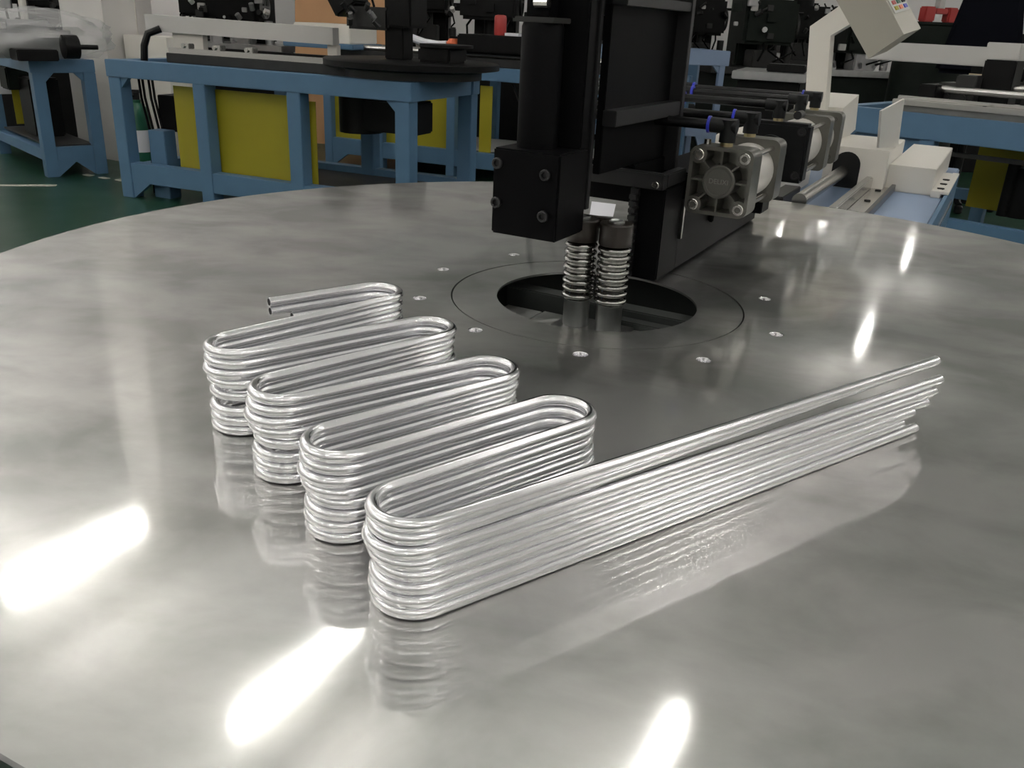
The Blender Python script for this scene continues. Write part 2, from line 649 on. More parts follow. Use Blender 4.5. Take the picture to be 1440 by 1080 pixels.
def rib_profile(z0, z1, n, r, rs):
    pr = [(rs, -.04), (rs, z0)]
    h = (z1 - z0) / n
    for i in range(n):
        zc = z0 + (i + .5) * h
        for t in (-.5, -.36, -.28, -.16, 0, .16, .28, .36):
            k = math.sqrt(max(0, 1 - (t / .36) ** 2)) if abs(t) < .5 else 0
            pr.append((rs + .001 + (r - rs - .001) * k, zc + t * h))
    pr += [(rs, z1)]
    return pr


for (a, b_, r) in ((-.016, .030, .0255), (-.019, -.0245, .0255)):
    M = Matrix.Translation((a, -b_, TT))
    ro = obj('ribbed_roller', MB().lathe(rib_profile(.002, .094, 8, r, .0195), 36, M), M_CHROME, hd, True, 60)
    obj('roller_shaft', MB().lathe([(.0205, -.041), (.0205, .001)], 28, M), M_SHAFT, ro, True)
    obj('roller_cap', MB().lathe([(.0245, .0945), (.0255, .096), (.0255, .126), (.0240, .128)], 28, M), M_BROWN, ro, True)
    obj('shaft_end', MB().lathe([(.012, .128), (.012, .131), (.0105, .132), (.009, .1295)], 20, M), M_SHAFT, ro, True)
obj('roller_link', mbx(-.004, .012, -.045, .022, .112, .1285, .002), M_BROWN, hd)

# ------------------------------------------------------------------ pneumatic cylinders
def rsq(b0, b1, z0, z1, r, a, n=5):
    pts = []
    for cx, cz, s in ((b1 - r, z1 - r, 0), (b0 + r, z1 - r, 90), (b0 + r, z0 + r, 180), (b1 - r, z0 + r, 270)):
        for i in range(n + 1):
            t = math.radians(s + 90 * i / n)
            pts.append((a, -(cx + r * math.cos(t)), TT + cz + r * math.sin(t)))
    return pts


def cap_ring(b0, b1, z0, z1, r, a0, a1, wall):
    """rounded-square cap: outer shell with an open pocket facing -a"""
    o1, o2 = rsq(b0, b1, z0, z1, r, a0), rsq(b0, b1, z0, z1, r, a1)
    i1 = rsq(b0 + wall, b1 - wall, z0 + wall, z1 - wall, r * .7, a0)
    i2 = rsq(b0 + wall, b1 - wall, z0 + wall, z1 - wall, r * .7, a1 - .012)
    n = len(o1)
    fs = []
    for i in range(n):
        j = (i + 1) % n
        fs += [(i, j, n + j, n + i), (i, 2 * n + i, 2 * n + j, j), (2 * n + i, 3 * n + i, 3 * n + j, 2 * n + j)]
    fs += [tuple(range(n, 2 * n)), tuple(range(3 * n, 4 * n))]
    return MB().add(o1 + o2 + i1 + i2, fs)


def a_cyl(a0, a1, b, z, r, seg=24, mb=None, r2=None):
    return (mb or MB()).cyl((a0, -b, TT + z), (a1, -b, TT + z), r, seg, r2)


def elbow(parent, a, b, z, toward, collar=True, s=1.0):
    """push-in elbow on a cylinder: brass thread, black body, sleeve pointing along `toward`, blue collar"""
    base = Vector((a, -b, TT + z))
    tw = Vector(toward).normalized()
    e = obj('elbow_fitting', MB().cyl(base + Vector((0, 0, .006)), base + Vector((0, 0, .042 * s)), .0135 * s, 16)
            .cyl(base + Vector((0, 0, .032 * s)) - tw * .014 * s, base + Vector((0, 0, .032 * s)) + tw * .030 * s, .0125 * s, 16), M_BPLAST, parent, True)
    obj('thread', MB().cyl(base - Vector((0, 0, .001)), base + Vector((0, 0, .007)), .011 * s, 12), M_BRASS, e, True)
    if collar:
        q = base + Vector((0, 0, .032 * s)) + tw * .030 * s
        obj('release_collar', MB().lathe([(.0125 * s, 0), (.014 * s, .001), (.014 * s, .005), (.0095 * s, .006)], 16,
                                         Matrix.Translation(q) @ tw.to_track_quat('Z', 'Y').to_matrix().to_4x4()), M_BLUECOL, e, True)
    return base + Vector((0, 0, .032 * s)) + tw * .034 * s


# hoses leave towards -b (left)
LEFT = Vector((-.05, 1, 0)).normalized()          # local: +y is -b

c1 = mach('pneumatic_cylinder', 'square pneumatic cylinder with open ribbed end cap and raised lettering on its hub', 'cylinder', 'pneumatic cylinders on the bending head')
b0, b1, z0, z1 = .056, .163, .112, .224
cb, cz = (b0 + b1) / 2, (z0 + z1) / 2
cap = obj('end_cap', cap_ring(b0, b1, z0, z1, .014, .22, .275, .006), M_OLIVE, c1, True, 40)
hubm = Matrix.Translation((.228, -cb, TT + cz)) @ Matrix.Rotation(-math.pi / 2, 4, 'Y')
obj('hub', MB().lathe([(.0285, -.034), (.0278, .006), (.0262, .008), (.0228, .008), (.0218, .0065)], 32, hubm), M_OLIVE, cap, True)
for k in range(8):
    t = k * math.pi / 4
    Mr = Matrix.Translation((0, -cb, TT + cz)) @ Matrix.Rotation(t, 4, 'X')
    L_ = .05 if k % 2 == 0 else .062
    obj('rib', MB().box(.224, .262, .023, L_, -.0016, .0016, 0, Mr), M_OLIVE, cap)
for sb in (b0 + .0145, b1 - .0145):
    for sz in (z0 + .0145, z1 - .0145):
        bs = obj('corner_boss', a_cyl(.2205, .262, sb, sz, .0145, 20), M_OLIVE, cap, True)
        M = Matrix.Translation((.2205, -sb, TT + sz)) @ Matrix.Rotation(-math.pi / 2, 4, 'Y')
        obj('socket_bolt', MB().lathe([(.0095, -.001), (.0095, .002), (.0085, .003), (.005, .003), (.0048, -.0005)], 16, M), M_BOLT, cap, True)
        obj('tie_rod', a_cyl(.262, .415, sb, sz, .0045, 10), M_BOLT, c1, True)
Mt = Matrix.Translation((.2218, -cb, TT + cz)) @ Matrix(((0, 0, -1, 0), (-1, 0, 0, 0), (0, 1, 0, 0), (0, 0, 0, 1)))
text_mesh('raised_lettering', 'DELIXI', .0115, .0006, M_LETTER, Mt, cap)
obj('barrel', a_cyl(.27, .41, cb, cz, .0475, 40), M_BARREL, c1, True)
obj('rear_cap', MB().prism(rsq(b0, b1, z0, z1, .014, .405), (.05, 0, 0)), M_OLIVE, c1, True, 40)
obj('mount_plate', mbx(.455, .464, .046, .158, .116, .220, .003), M_BLACK, c1)
obj('mount_bracket', mbx(.415, .455, .0455, .0555, .06, .20, .002), M_BLACK, c1)
ends = [elbow(c1, .247, cb - .002, z1, LEFT), elbow(c1, .425, cb - .01, z1, LEFT)]
obj('needle_valve', MB().cyl((.25, -cb + .035, TT + z1 - .002), (.25, -cb + .035, TT + z1 + .008), .006, 10), M_BOLT, c1, True)

c2 = mach('pneumatic_cylinder', 'long tandem pneumatic cylinder with a plain black front flange beside the white covers', 'cylinder', 'pneumatic cylinders on the bending head')
d0, d1, y0, y1 = .018, .150, .105, .228
db, dz = (d0 + d1) / 2, (y0 + y1) / 2
fla = obj('front_flange', mbx(.72, .765, d0, d1, y0, y1, .006), M_BPLAST, c2)
obj('flange_hub', a_cyl(.705, .721, db - .01, dz, .035, 32), M_BPLAST, c2, True)
for sb in (d0 + .016, d1 - .016):
    for sz in (y0 + .016, y1 - .016):
        M = Matrix.Translation((.7195, -sb, TT + sz)) @ Matrix.Rotation(-math.pi / 2, 4, 'Y')
        obj('socket_bolt', MB().lathe([(.009, 0), (.009, .002), (.006, .002), (.0055, -.0005)], 14, M), M_BLACKS, fla, True)
        obj('tie_rod', a_cyl(.765, .96, sb, sz, .0055, 10), M_BOLT, c2, True)
        obj('tie_rod', a_cyl(1.0, 1.115, sb, sz, .0055, 10), M_BOLT, c2, True)
obj('barrel', a_cyl(.765, .955, db, dz, .054, 40), M_BARREL, c2, True)
obj('middle_cap', MB().prism(rsq(d0, d1, y0, y1, .012, .955), (.05, 0, 0)), M_OLIVE, c2, True, 40)
obj('barrel', a_cyl(1.005, 1.11, db, dz, .054, 40), M_BARREL, c2, True)
obj('rear_cap', MB().prism(rsq(d0, d1, y0, y1, .012, 1.11), (.045, 0, 0)), M_OLIVE, c2, True, 40)
obj('mount_bracket', mbx(.725, .79, .0455, .075, .03, .1045, .002), M_BLACK, c2)
ends += [elbow(c2, .745, db - .008, y1, LEFT, False), elbow(c2, .975, db - .012, y1, LEFT, False), elbow(c2, 1.13, db - .008, y1, LEFT)]
sp = obj('speed_controller', a_cyl(.80, .84, db + .02, y1 + .01, .009, 12), M_BLACKS, c2, True)

hose_names = ['black air hose from the front port of the lettered cylinder', 'black air hose from the rear port of the lettered cylinder',
              'black air hose from the black-flanged end of the tandem cylinder', 'black air hose from the middle cap of the tandem cylinder',
              'black air hose from the far end cap of the tandem cylinder']
RZ = Matrix.Translation((O.x, O.y, 0)) @ Matrix.Rotation(TH, 4, 'Z')
for i, p in enumerate(ends):
    q1 = p + LEFT * .10
    ln = (.20, .30, .45, .5, .55)[i]
    q2 = p + LEFT * ln + Vector((0, 0, .0))
    pts = [p - LEFT * .012, p + LEFT * .05, q1, q2, q2 + LEFT * .06 - Vector((0, 0, .03)), q2 + LEFT * .085 - Vector((0, 0, .10)), q2 + LEFT * .09 - Vector((0, 0, .19))]
    if i < 2:
        pts = pts[:4]
    h = thing('air_hose', hose_names[i], 'hose', (O.x, O.y, 0), TH, 'air hoses of the cylinders')
    obj('hose_tube', MB().tube(pts, .0085, 12), M_HOSE, h, True)
    if i >= 2:
        m0 = p + LEFT * (.18 + .05 * (i - 2))
        u = obj('inline_union', MB().cyl(m0, m0 + LEFT * .075, .0125, 16), M_BPLAST, h, True)
        for e in (m0 - LEFT * .005, m0 + LEFT * .075):
            obj('release_collar', MB().cyl(e, e + LEFT * .006, .0138, 16), M_BLUECOL, u, True)

# thin white sheet drawn on the worktop behind the rollers
p0, p1, p2, p3 = (atz(829, 303, TT), atz(862, 305, TT), atz(866, 288, TT), atz(832, 284, TT))
tag(obj('flat_sheet', MB().prism([p0 + Vector((0, 0, .0005)), p1 + Vector((0, 0, .0005)), p2 + Vector((0, 0, .0005)), p3 + Vector((0, 0, .0005))], (0, 0, .001)), M_PAPER),
    'thin white sheet lying on the steel worktop behind the rollers', 'paper')

# ------------------------------------------------------------------ serpentine tubes
D = .0106
RC = .0290
u = Vector((math.cos(math.radians(40)), math.sin(math.radians(40)), 0))
nv = Vector((-u.y, u.x, 0))
PER = Vector((-.0700, .0927, 0))
C4 = Vector((-.066, .538, 0))
LEN = .188
LAST = math.radians(36.1)
lift_L = [0, 0, .004, .009]
lift_R = [0, 0, .008, .017]
endz = [.0053, .0165, .0262, .0310, .0430, .0560, .0770, .0815]
endlen = [.612, .585, .60, .628, .640, .650, .642, .626]
side = [0, .002, .001, .004, .002, .003, .009, .002]
shift = [.002, .001, .0015, .0030, -.0005, -.0035, -.0008, 0]
names = ['lowest', 'second lowest', 'third lowest', 'fourth lowest', 'fourth from the top', 'third from the top', 'second from the top', 'topmost']
for k in range(8):
    rnd = random.Random(50 + k)
    zb = TT + (k + .5) * D + .0003
    f = 0 if k < 3 else (.62 if k == 3 else 1)
    fs_ = .3 if k < 3 else 1
    pts = []
    J = lambda s: Vector((rnd.uniform(-s, s), rnd.uniform(-s, s), 0))
    Ls = [C4 + PER * i + u * (shift[k] + rnd.uniform(-.0006, .0006)) + J(.0005) for i in range(4)]
    Rs = [C4 + PER * (i + .5) + u * (LEN + shift[k] * .6 + rnd.uniform(-.0008, .0008)) + J(.0006) for i in range(4)]
    zL = [zb + lift_L[i] * f for i in range(4)]
    zR = [zb + lift_R[i] * f for i in range(4)]
    # straight end beyond L4, built from its far end
    dl = Vector((math.cos(LAST), math.sin(LAST), 0))
    nl = Vector((-dl.y, dl.x, 0))
    s0 = Ls[0] - nl * RC
    e0 = s0 + dl * endlen[k] + nl * side[k]
    for i in range(13):
        t = i / 12
        p = e0.lerp(s0, t)
        zt = (TT + endz[k]) * (1 - t) ** 1.3 + zb * (1 - (1 - t) ** 1.3)
        pts.append(Vector((p.x, p.y, max(zt, TT + D / 2))))
    for i in range(4):
        c = Ls[i]
        a0 = math.atan2(-nl.y, -nl.x) if i == 0 else math.atan2(-nv.y, -nv.x)
        a1 = math.atan2(nv.y, nv.x)
        while a0 > a1:
            a0 -= 2 * math.pi
        # turn through the left (-u) side: clockwise in plan
        if a1 - a0 < math.pi * .9:
            a0 -= 2 * math.pi
        a0p = a0 + 2 * math.pi if a0 < -math.pi else a0
        st, en = (a0p, a1 - 2 * math.pi) if False else (a0, a1)
        # sample angles from -n to +n passing through -u
        mid = math.atan2(-u.y, -u.x)
        A0 = math.atan2(-(nl if i == 0 else nv).y, -(nl if i == 0 else nv).x)
        A1 = math.atan2(nv.y, nv.x)
        dA = (A0 - A1) % (2 * math.pi)
        for j in range(17):
            t = j / 16
            aa = A0 - dA * t
            pts.append(Vector((c.x + RC * math.cos(aa), c.y + RC * math.sin(aa), zL[i])))
        # leg to the right bend
        cr_ = Rs[i]
        p1_ = pts[-1].copy()
        p2_ = Vector((cr_.x - nv.x * RC, cr_.y - nv.y * RC, zR[i]))
        for t in (.2, .4, .6, .8):
            pts.append(p1_.lerp(p2_, t))
        B0 = math.atan2(-nv.y, -nv.x)
        for j in range(17):
            aa = B0 + math.pi * j / 16
            pts.append(Vector((cr_.x + RC * math.cos(aa), cr_.y + RC * math.sin(aa), zR[i])))
        p1_ = pts[-1].copy()
        if i < 3:
            p2_ = Vector((Ls[i + 1].x - nv.x * RC, Ls[i + 1].y - nv.y * RC, zL[i + 1]))
            for t in (.2, .4, .6, .8):
                pts.append(p1_.lerp(p2_, t))
        else:
            de = Vector((math.cos(math.radians(219)), math.sin(math.radians(219)), 0))
            for t in (.3, .6, 1):
                pts.append(p1_ + de * ((.118 if k >= 6 else .090) + rnd.uniform(-.002, .002)) * t)
    o = obj('serpentine_tube', MB().tube(pts, D / 2, 16, inner=.78), M_ALU, None, True, 50)
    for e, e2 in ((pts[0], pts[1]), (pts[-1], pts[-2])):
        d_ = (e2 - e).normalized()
        obj('bore_shade', MB().cyl(e + d_ * .0012, e + d_ * .004, D * .375, 14), M_MARK, o)  # dark disc in each tube end, inner shade put into the colour
    tag(o, 'bent aluminium serpentine tube, %s of the stack on the steel worktable' % names[k], 'tube', 'stacked serpentine aluminium tubes')

# ------------------------------------------------------------------ feed bed behind the table
ZB = -.05
bed = mach('feed_bed', 'light blue feed bed with steel guide rails behind the round table', 'machine bed')
obj('bed_body', mbx(1.15, 2.62, -.30, .383, -.75, ZB, .004), M_BLUEL, bed)
obj('side_plate', mbx(1.15, 2.35, .384, .395, -.20, ZB + .012, .001), M_BLUE, bed)
obj('edge_strip', mbx(1.2, 2.05, .396, .402, -.10, -.085, .001), M_RAIL, bed)
bp_ = obj('bolt_plate', mbx(1.80, 2.30, .3745, .396, ZB + .0125, ZB + .021, .001), M_WHITE, bed)
bp_.data.materials[0] = M_WHITE
obj('cover_flange', mbx(1.80, 2.28, .3455, .374, ZB + .0005, ZB + .021, .001), M_WHITE, bed)
for a in (1.86, 1.97, 2.08):
    obj('bolt', MB().cyl((a, -.368, TT + ZB + .02), (a, -.368, TT + ZB + .024), .011, 12), M_MARK, bp_)
rl = obj('guide_rail', mbx(1.13, 2.15, .150, .172, ZB, ZB + .045, .003), M_RAIL, bed)
pl_ = obj('rail_plate', mbx(1.13, 2.15, .173, .225, ZB, ZB + .010, .001), M_RAIL, bed)
obj('rail_plate_edge', mbx(1.13, 1.98, .226, .238, ZB, ZB + .022, .001), M_DKSTEEL, bed)
for a in (1.3, 1.52, 1.74):
    obj('bolt', MB().cyl((a, -.198, TT + ZB + .01), (a, -.198, TT + ZB + .0135), .009, 12), M_MARK, pl_)
obj('front_strip', mbx(1.062, 1.15, .10, .40, ZB - .02, ZB + .018, .001), M_RAIL, bed)
rod = obj('feed_shaft', a_cyl(1.125, 1.82, .078, .002, .019, 24), M_RAIL, bed, True)
obj('feed_bar', mbx(1.13, 1.35, -.01, .035, ZB, ZB + .055, .002), M_GREYM, bed)

# white covers
cv = mach('machine_cover', 'cream white sheet-metal covers with a dark arched slot on the blue feed bed', 'machine cover')
# front panel with arched slot
s0b, s1b = ata(1183, 240, 1.78)[0], ata(1235, 240, 1.78)[0]
obj('slot_cover', mbx(1.782, 2.2, .015, .205, ZB, .078, .002), M_WHITE, cv)
ac = [(1.779, -(.085 + .042 * math.cos(t)), TT + .022 + .042 * math.sin(t)) for t in [math.pi * i / 12 for i in range(13)]]
ac = [(1.779, -.127, TT + ZB + .002)] + ac + [(1.779, -.043, TT + ZB + .002)]
obj('arched_slot', MB().prism(ac, (.004, 0, 0)), M_MARK, cv)
obj('long_box_cover', mbx(1.835, 2.55, .2055, .345, ZB, .032, .002), M_WHITE, cv)
# upright sheet: traced on the plane b = .207
pl = [atb(*q, .207) for q in ((1236, 208), (1240, 156), (1272, 139), (1263, 207))]
obj('upright_sheet', MB().prism([(a, -.207, z) for a, z in pl], (0, .006, 0)), M_WHITE, cv)
pl = [atb(*q, .02) for q in ((1178, 205), (1186, 152), (1208, 133), (1203, 182))]
obj('side_box_cover', MB().prism([(a, -.02, z) for a, z in pl], (0, .16, 0)), M_WHITE, cv)
obj('low_cover', mbx(1.25, 1.77, -.20, -.02, ZB, .135, .003), M_WHITE, cv)

# console on a cranked arm
cs = thing('control_console', 'beige control box tilted on a cranked cream arm above the feed bed', 'console', aty(1150, 150, 3.0) * 1)
base = Vector(cs.location)


def cp(px, py, Y=3.0):
    return aty(px, py, Y) - base


arm = [cp(1129, 185), cp(1139, 37), cp(1178, 10), cp(1200, -25), cp(1222, -20), cp(1197, 33), cp(1168, 50), cp(1158, 185)]
obj('cranked_arm', MB().prism(arm, AX * .07), M_WHITE, cs)
fc = [cp(1168, -14), cp(1221.5, 82.5), cp(1271, 48.5, 2.97), cp(1237, -16, 2.97)]
ext = cp(1295, 40, 3.10) - cp(1271, 48.5, 2.97)
bxo = obj('console_box', MB().prism(fc, ext), M_BEIGE, cs)
n_out = (fc[2] - fc[3]).normalized()
# keypad face on the right edge of the box
r0, r1 = fc[3], fc[2]
kd = (r1 - r0)
off = kd.cross(ext).normalized()
if off.x < 0:
    off = -off
q = [r0 + kd * .0 + ext * .08, r0 + kd * .55 + ext * .08, r0 + kd * .55 + ext * .92, r0 + kd * .0 + ext * .92]
obj('keypad_plate', MB().prism([p + off * .0005 for p in q], off * .002), M_WHITE2, bxo)
cols = [M_RED, M_BLUECOL, M_GREENB, M_YEL, M_MARK, M_ORANGE]
for i in range(4):
    for j in range(3):
        c0 = r0 + kd * (.06 + .12 * i) + ext * (.18 + .25 * j)
        obj('key', MB().prism([c0 + off * .002, c0 + kd * .08 + off * .002, c0 + kd * .08 + ext * .16 + off * .002, c0 + ext * .16 + off * .002], off * .003), cols[(i * 3 + j * 2) % 6], bxo)

# ------------------------------------------------------------------ background benches
def bench(name, label, origin, rz, L, W, H, xs, beam=.09, leg=.07, low=.12, lowz=.10, group='blue steel benches', gus=True, m=None):
    m = m or M_BLUE
    t = thing(name, label, 'bench', origin, rz, group)
    for x in xs:
        for y in (0, W - leg):
            obj('leg', MB().box(x, x + leg, y, y + leg, 0, H - beam, .003), m, t)
    for y in (0, W - leg):
        obj('top_beam', MB().box(-.01, L + .01, y - .004, y + leg + .004, H - beam, H, .004), m, t)
        obj('lower_rail', MB().box(xs[0] + leg, xs[-1], y + .005, y + leg - .005, lowz, lowz + low, .003), m, t)
    for x in (0, L - leg):
        obj('end_beam', MB().box(x, x + leg, leg, W - leg, H - beam, H - .001, .003), m, t)
        obj('end_rail', MB().box(x + .004, x + leg - .004, leg, W - leg, lowz, lowz + low * .8, .003), m, t)
    if gus:
        for x, s in ((xs[0] + leg, 1), (xs[-1], -1)):
            obj('gusset', MB().prism([(x, .01, lowz), (x + s * .14, .01, lowz), (x, .01, 0)], (0, .03, 0)), m, t)
            obj('gusset', MB().prism([(x, .012, H - beam), (x + s * .06, .012, H - beam), (x, .012, H - beam - .06)], (0, .03, 0)), m, t)
    return t


def panel(t, x0, x1, y, z0, z1, m=None, name='side_panel'):
    return obj(name, MB().box(x0, x1, y, y + .004, z0, z1), m or M_YEL, t)


RB = math.radians(-22)
B0 = Vector((-2.56, 5.58, 0))
bd = Vector((math.cos(RB), math.sin(RB), 0))
bn = Vector((-bd.y, bd.x, 0))


def bx_of(px, py, z, org=B0, d=bd):
    return (atz(px, py, z) - org).dot(d)


def on_line(px, py, org, d):
    """local x along a bench front (vertical plane through org along d) hit by a pixel, and height"""
    n = Vector((-d.y, d.x, 0))
    r = ray(px, py)
    t = (org - CAM).dot(n) / r.dot(n)
    p = CAM + r * t
    return (p - org).dot(d), p.z


x2 = on_line(270, 120, B0, bd)[0]
x3 = on_line(402, 130, B0, bd)[0]
x4 = on_line(555, 140, B0, bd)[0]
print('bench B x', x2, x3, x4)
LB = x4 + .09
BH = .83
bB = bench('steel_bench', 'long blue steel bench with yellow panels under a black round plate and white duct', B0, RB, LB, .85, BH, [0, x2, x3, x4], .10, .09)
panel(bB, *sorted((on_line(243, 120, B0 + bn * .1, bd)[0], x3 + .03)), .10, .17, .70)
panel(bB, x3 + .034, on_line(443, 140, B0 + bn * .1, bd)[0], .10, .17, .68)
obj('bottom_tray', MB().box(.42, LB - .1, .1, .8, .17, .178), M_GREYM, bB)
obj('hanging_box', MB().box(.13, .30, .25, .45, .40, .62, .005), M_DARKM, bB)
obj('stub_post', MB().box(.17, .30, .10, .20, .0, .42, .004), M_BLUE, bB)
for x in (.02, .05, .10, .13):
    obj('cable', MB().tube([(x, .22, .82), (x + .03, .20, .6), (x + .07, .2, .4), (x + .05, .2, .0)], .008, 8), M_HOSE, bB, True)
obj('motor', MB().cyl((1.55, .4, .50), (1.55, .4, .72), .13, 20).cyl((1.55, .4, .72), (1.55, .4, .82), .17, 20), M_DARKM, bB, True)
obj('motor_gearbox', MB().box(1.62, 1.98, .3, .5, .52, .70, .01), M_DARKM, bB)

# machine on bench B
mB = thing('disc_bender', 'black bending machine with round plate and press head on the blue bench', 'machine', B0 + Vector((0, 0, BH)), RB)
obj('slide_bed', MB().box(.38, LB - .2, .10, .45, .0, .055, .004), M_GREYM, mB)
obj('slide_rail', MB().box(.40, LB - .3, .10, .14, .055, .085, .003), M_RAIL, mB)
obj('slide_rail', MB().box(.40, LB - .3, .40, .44, .055, .085, .003), M_DARKM, mB)
for x in (.52, .75, .98):
    obj('clamp_lug', MB().box(x, x + .06, .08, .13, .085, .115, .004).cyl((x + .02, .07, .10), (x + .02, .14, .10), .012, 8), M_RAIL, mB)
Mc = Matrix.Translation((LB - .22, .42, 0))
obj('round_plate', MB().lathe([(.30, .0), (.33, .03), (.50, .055), (.50, .085), (.49, .09)], 48, Mc), M_DARKM, mB, True)
obj('under_ring', MB().lathe([(.40, .001), (.40, .05), (.36, .054)], 40, Mc), M_GREYM, mB, True)
cx, cy = LB - .32, .45
obj('press_column', MB().box(cx - .06, cx + .06, cy - .06, cy + .06, .09, .46, .006), M_DARKM, mB)
obj('press_head', MB().box(cx - .02, cx + .13, cy - .10, cy + .10, .26, .62, .01), M_DARKM, mB)
hdp = obj('tool_cluster', MB().box(cx - .30, cx - .02, cy - .09, cy + .05, .24, .36, .015), M_GREYM, mB)
for i in range(9):
    rr = random.Random(i)
    x, y, z = cx - .30 + rr.random() * .26, cy - .11 - rr.random() * .02, .25 + rr.random() * .12
    obj('fitting', MB().cyl((x, y, z), (x + rr.uniform(-.03, .03), y - .02, z + .03), .014, 8), (M_SILVERC, M_BPLAST, M_GREYM)[i % 3], hdp, True)
Mi = Matrix.Translation((cx - .33, cy, .38)) @ Matrix.Rotation(math.radians(-32), 4, 'Y')
obj('motor_arm', MB().box(-.08, .08, -.08, .08, -.05, .30, .01, Mi), M_DARKM, mB)
obj('cable', MB().tube([(cx - .1, cy - .1, .36), (cx - .12, cy - .12, .45), (cx - .05, cy - .12, .52), (cx, cy - .1, .60)], .007, 8), M_HOSE, mB, True)
obj('tool_box', MB().box(LB - .12, LB + .08, .30, .52, .09, .17, .012), M_DARKM, mB)
obj('tool_disc', MB().cyl((LB - .0, .42, .17), (LB - .0, .42, .185), .15, 24), M_DARKM, mB, True)

# white duct over bench B
p, q = aty(204, 32, 5.75), aty(468, 52, 5.55)
dk = thing('cable_duct', 'long white horizontal duct on posts above the blue bench', 'duct', (0, 0, 0))
d = (q - p).normalized()
nn_ = Vector((-d.y, d.x, 0)).normalized()
obj('duct_body', MB().prism([p - Vector((0, 0, .045)), q - Vector((0, 0, .045)), q - Vector((0, 0, .045)) + nn_ * .1, p - Vector((0, 0, .045)) + nn_ * .1], (0, 0, .095)), M_WHITE2, dk)
for t_, wd in ((.13, .20), (.96, .06)):
    c = p.lerp(q, t_)
    obj('duct_post', MB().prism([Vector((c.x, c.y, BH)) + nn_ * .03, Vector((c.x, c.y, BH)) + d * wd + nn_ * .03, Vector((c.x, c.y, BH)) + d * wd + nn_ * .09, Vector((c.x, c.y, BH)) + nn_ * .09], (0, 0, c.z - .046 - BH)), M_WHITE, dk)
obj('cable_loop', MB().tube([p + Vector((.10, -.02, -.03)), p + Vector((.03, -.05, -.06)), p + Vector((.0, -.05, -.13)), p + Vector((-.01, -.05, -.22))], .022, 10), M_HOSE, dk, True)

# bench A with a film-wrapped machine
A1 = atz(68, 250, 0)
A2 = atz(151, 244, 0)
da = (A2 - A1).normalized()
ra = math.atan2(da.y, da.x)
LA = (A2 - A1).length
A0 = A1
bA = bench('steel_bench', 'short blue steel bench carrying a machine wrapped in clear film', A0 - Vector((0, 0, 0)), ra, LA + .0, 1.3, .775, [0, LA - .07], .085, .08, .09, .11)
obj('bottom_tray', MB().box(.05, LA - .05, .05, 1.2, .20, .21), M_GREYM, bA)
obj('back_panel', MB().box(.1, LA - .02, 1.0, 1.004, .25, .55), M_YEL, bA)
obj('stored_block', MB().box(.10, .30, .5, .8, .21, .62, .01), M_DARKM, bA)
obj('stored_block', MB().box(.02, LA - .1, .75, .95, .52, .68, .01), M_DARKG, bA)
wl = Matrix.Rotation(-ra, 4, 'Z') @ (aty(17, 122, 6.9) - A0)
obj('white_sheet', MB().box(wl.x - .14, wl.x + .11, wl.y, wl.y + .004, .47, .68), M_PAPER, bA)
# wrapped machine
wp = thing('wrapped_machine', 'machine part wrapped in crinkled clear film with a dark chuck at its end', 'machine', A0 + Vector((0, 0, .775)), ra)
pA = lambda px, py, Y: (Matrix.Rotation(-ra, 4, 'Z') @ (aty(px, py, Y) - (A0 + Vector((0, 0, .775)))))
rr = random.Random(3)
bm = bmesh.new()
bmesh.ops.create_icosphere(bm, subdivisions=4, radius=1)
cw = pA(48, 52, 6.3)
for v in bm.verts:
    c_ = v.co
    k = 1 + .10 * math.sin(9 * c_.x + 5 * c_.y) * math.cos(7 * c_.z + 3 * c_.x) + .06 * math.sin(17 * c_.y + 11 * c_.z)
    v.co = Vector((c_.x * .50 * k, c_.y * .30 * k, max(-.14, c_.z * .17 * k)))
obj('film_wrap', MB().bm(bm, Matrix.Translation((cw.x, cw.y, .142))), M_FILM, wp, True, 60)
obj('inner_body', MB().box(cw.x - .34, cw.x + .22, cw.y - .14, cw.y + .14, .002, .18, .02).box(cw.x - .20, cw.x + .1, cw.y - .10, cw.y + .10, .18, .24, .02), M_SILVERC, wp)
ck = pA(100, 66, 6.15)
obj('chuck', MB().cyl((ck.x - .05, ck.y, ck.z), (ck.x + .04, ck.y, ck.z), .075, 18).cyl((ck.x + .04, ck.y, ck.z), (ck.x + .17, ck.y, ck.z), .016, 10), M_DARKM, wp, True)
obj('dark_foot', MB().box(ck.x - .35, ck.x - .1, ck.y - .06, ck.y + .12, .0, .07, .006), M_DARKM, wp)
pp = aty(33, 15, 7.75)
tag(obj('upright_pole', MB().cyl((pp.x, pp.y, 0), (pp.x, pp.y, 1.6), .03, 16), M_WHITE), 'round white upright pole behind the film-wrapped machine', 'pole')

# white column and switch panels
cA, cB = aty(83, 0, 7.2), aty(150, 0, 6.95)
def slab_col(name, label, cat, px0, px1, Y0, Y1, depth, z1, m):
    a_, b__ = aty(px0, 40, Y0), aty(px1, 40, Y1)
    d_ = (b__ - a_)
    d_.z = 0
    n_ = Vector((-d_.y, d_.x, 0)).normalized() * depth
    a_.z = b__.z = 0
    return tag(obj(name, MB().prism([a_, b__, b__ + n_, a_ + n_], (0, 0, z1)), m), label, cat)


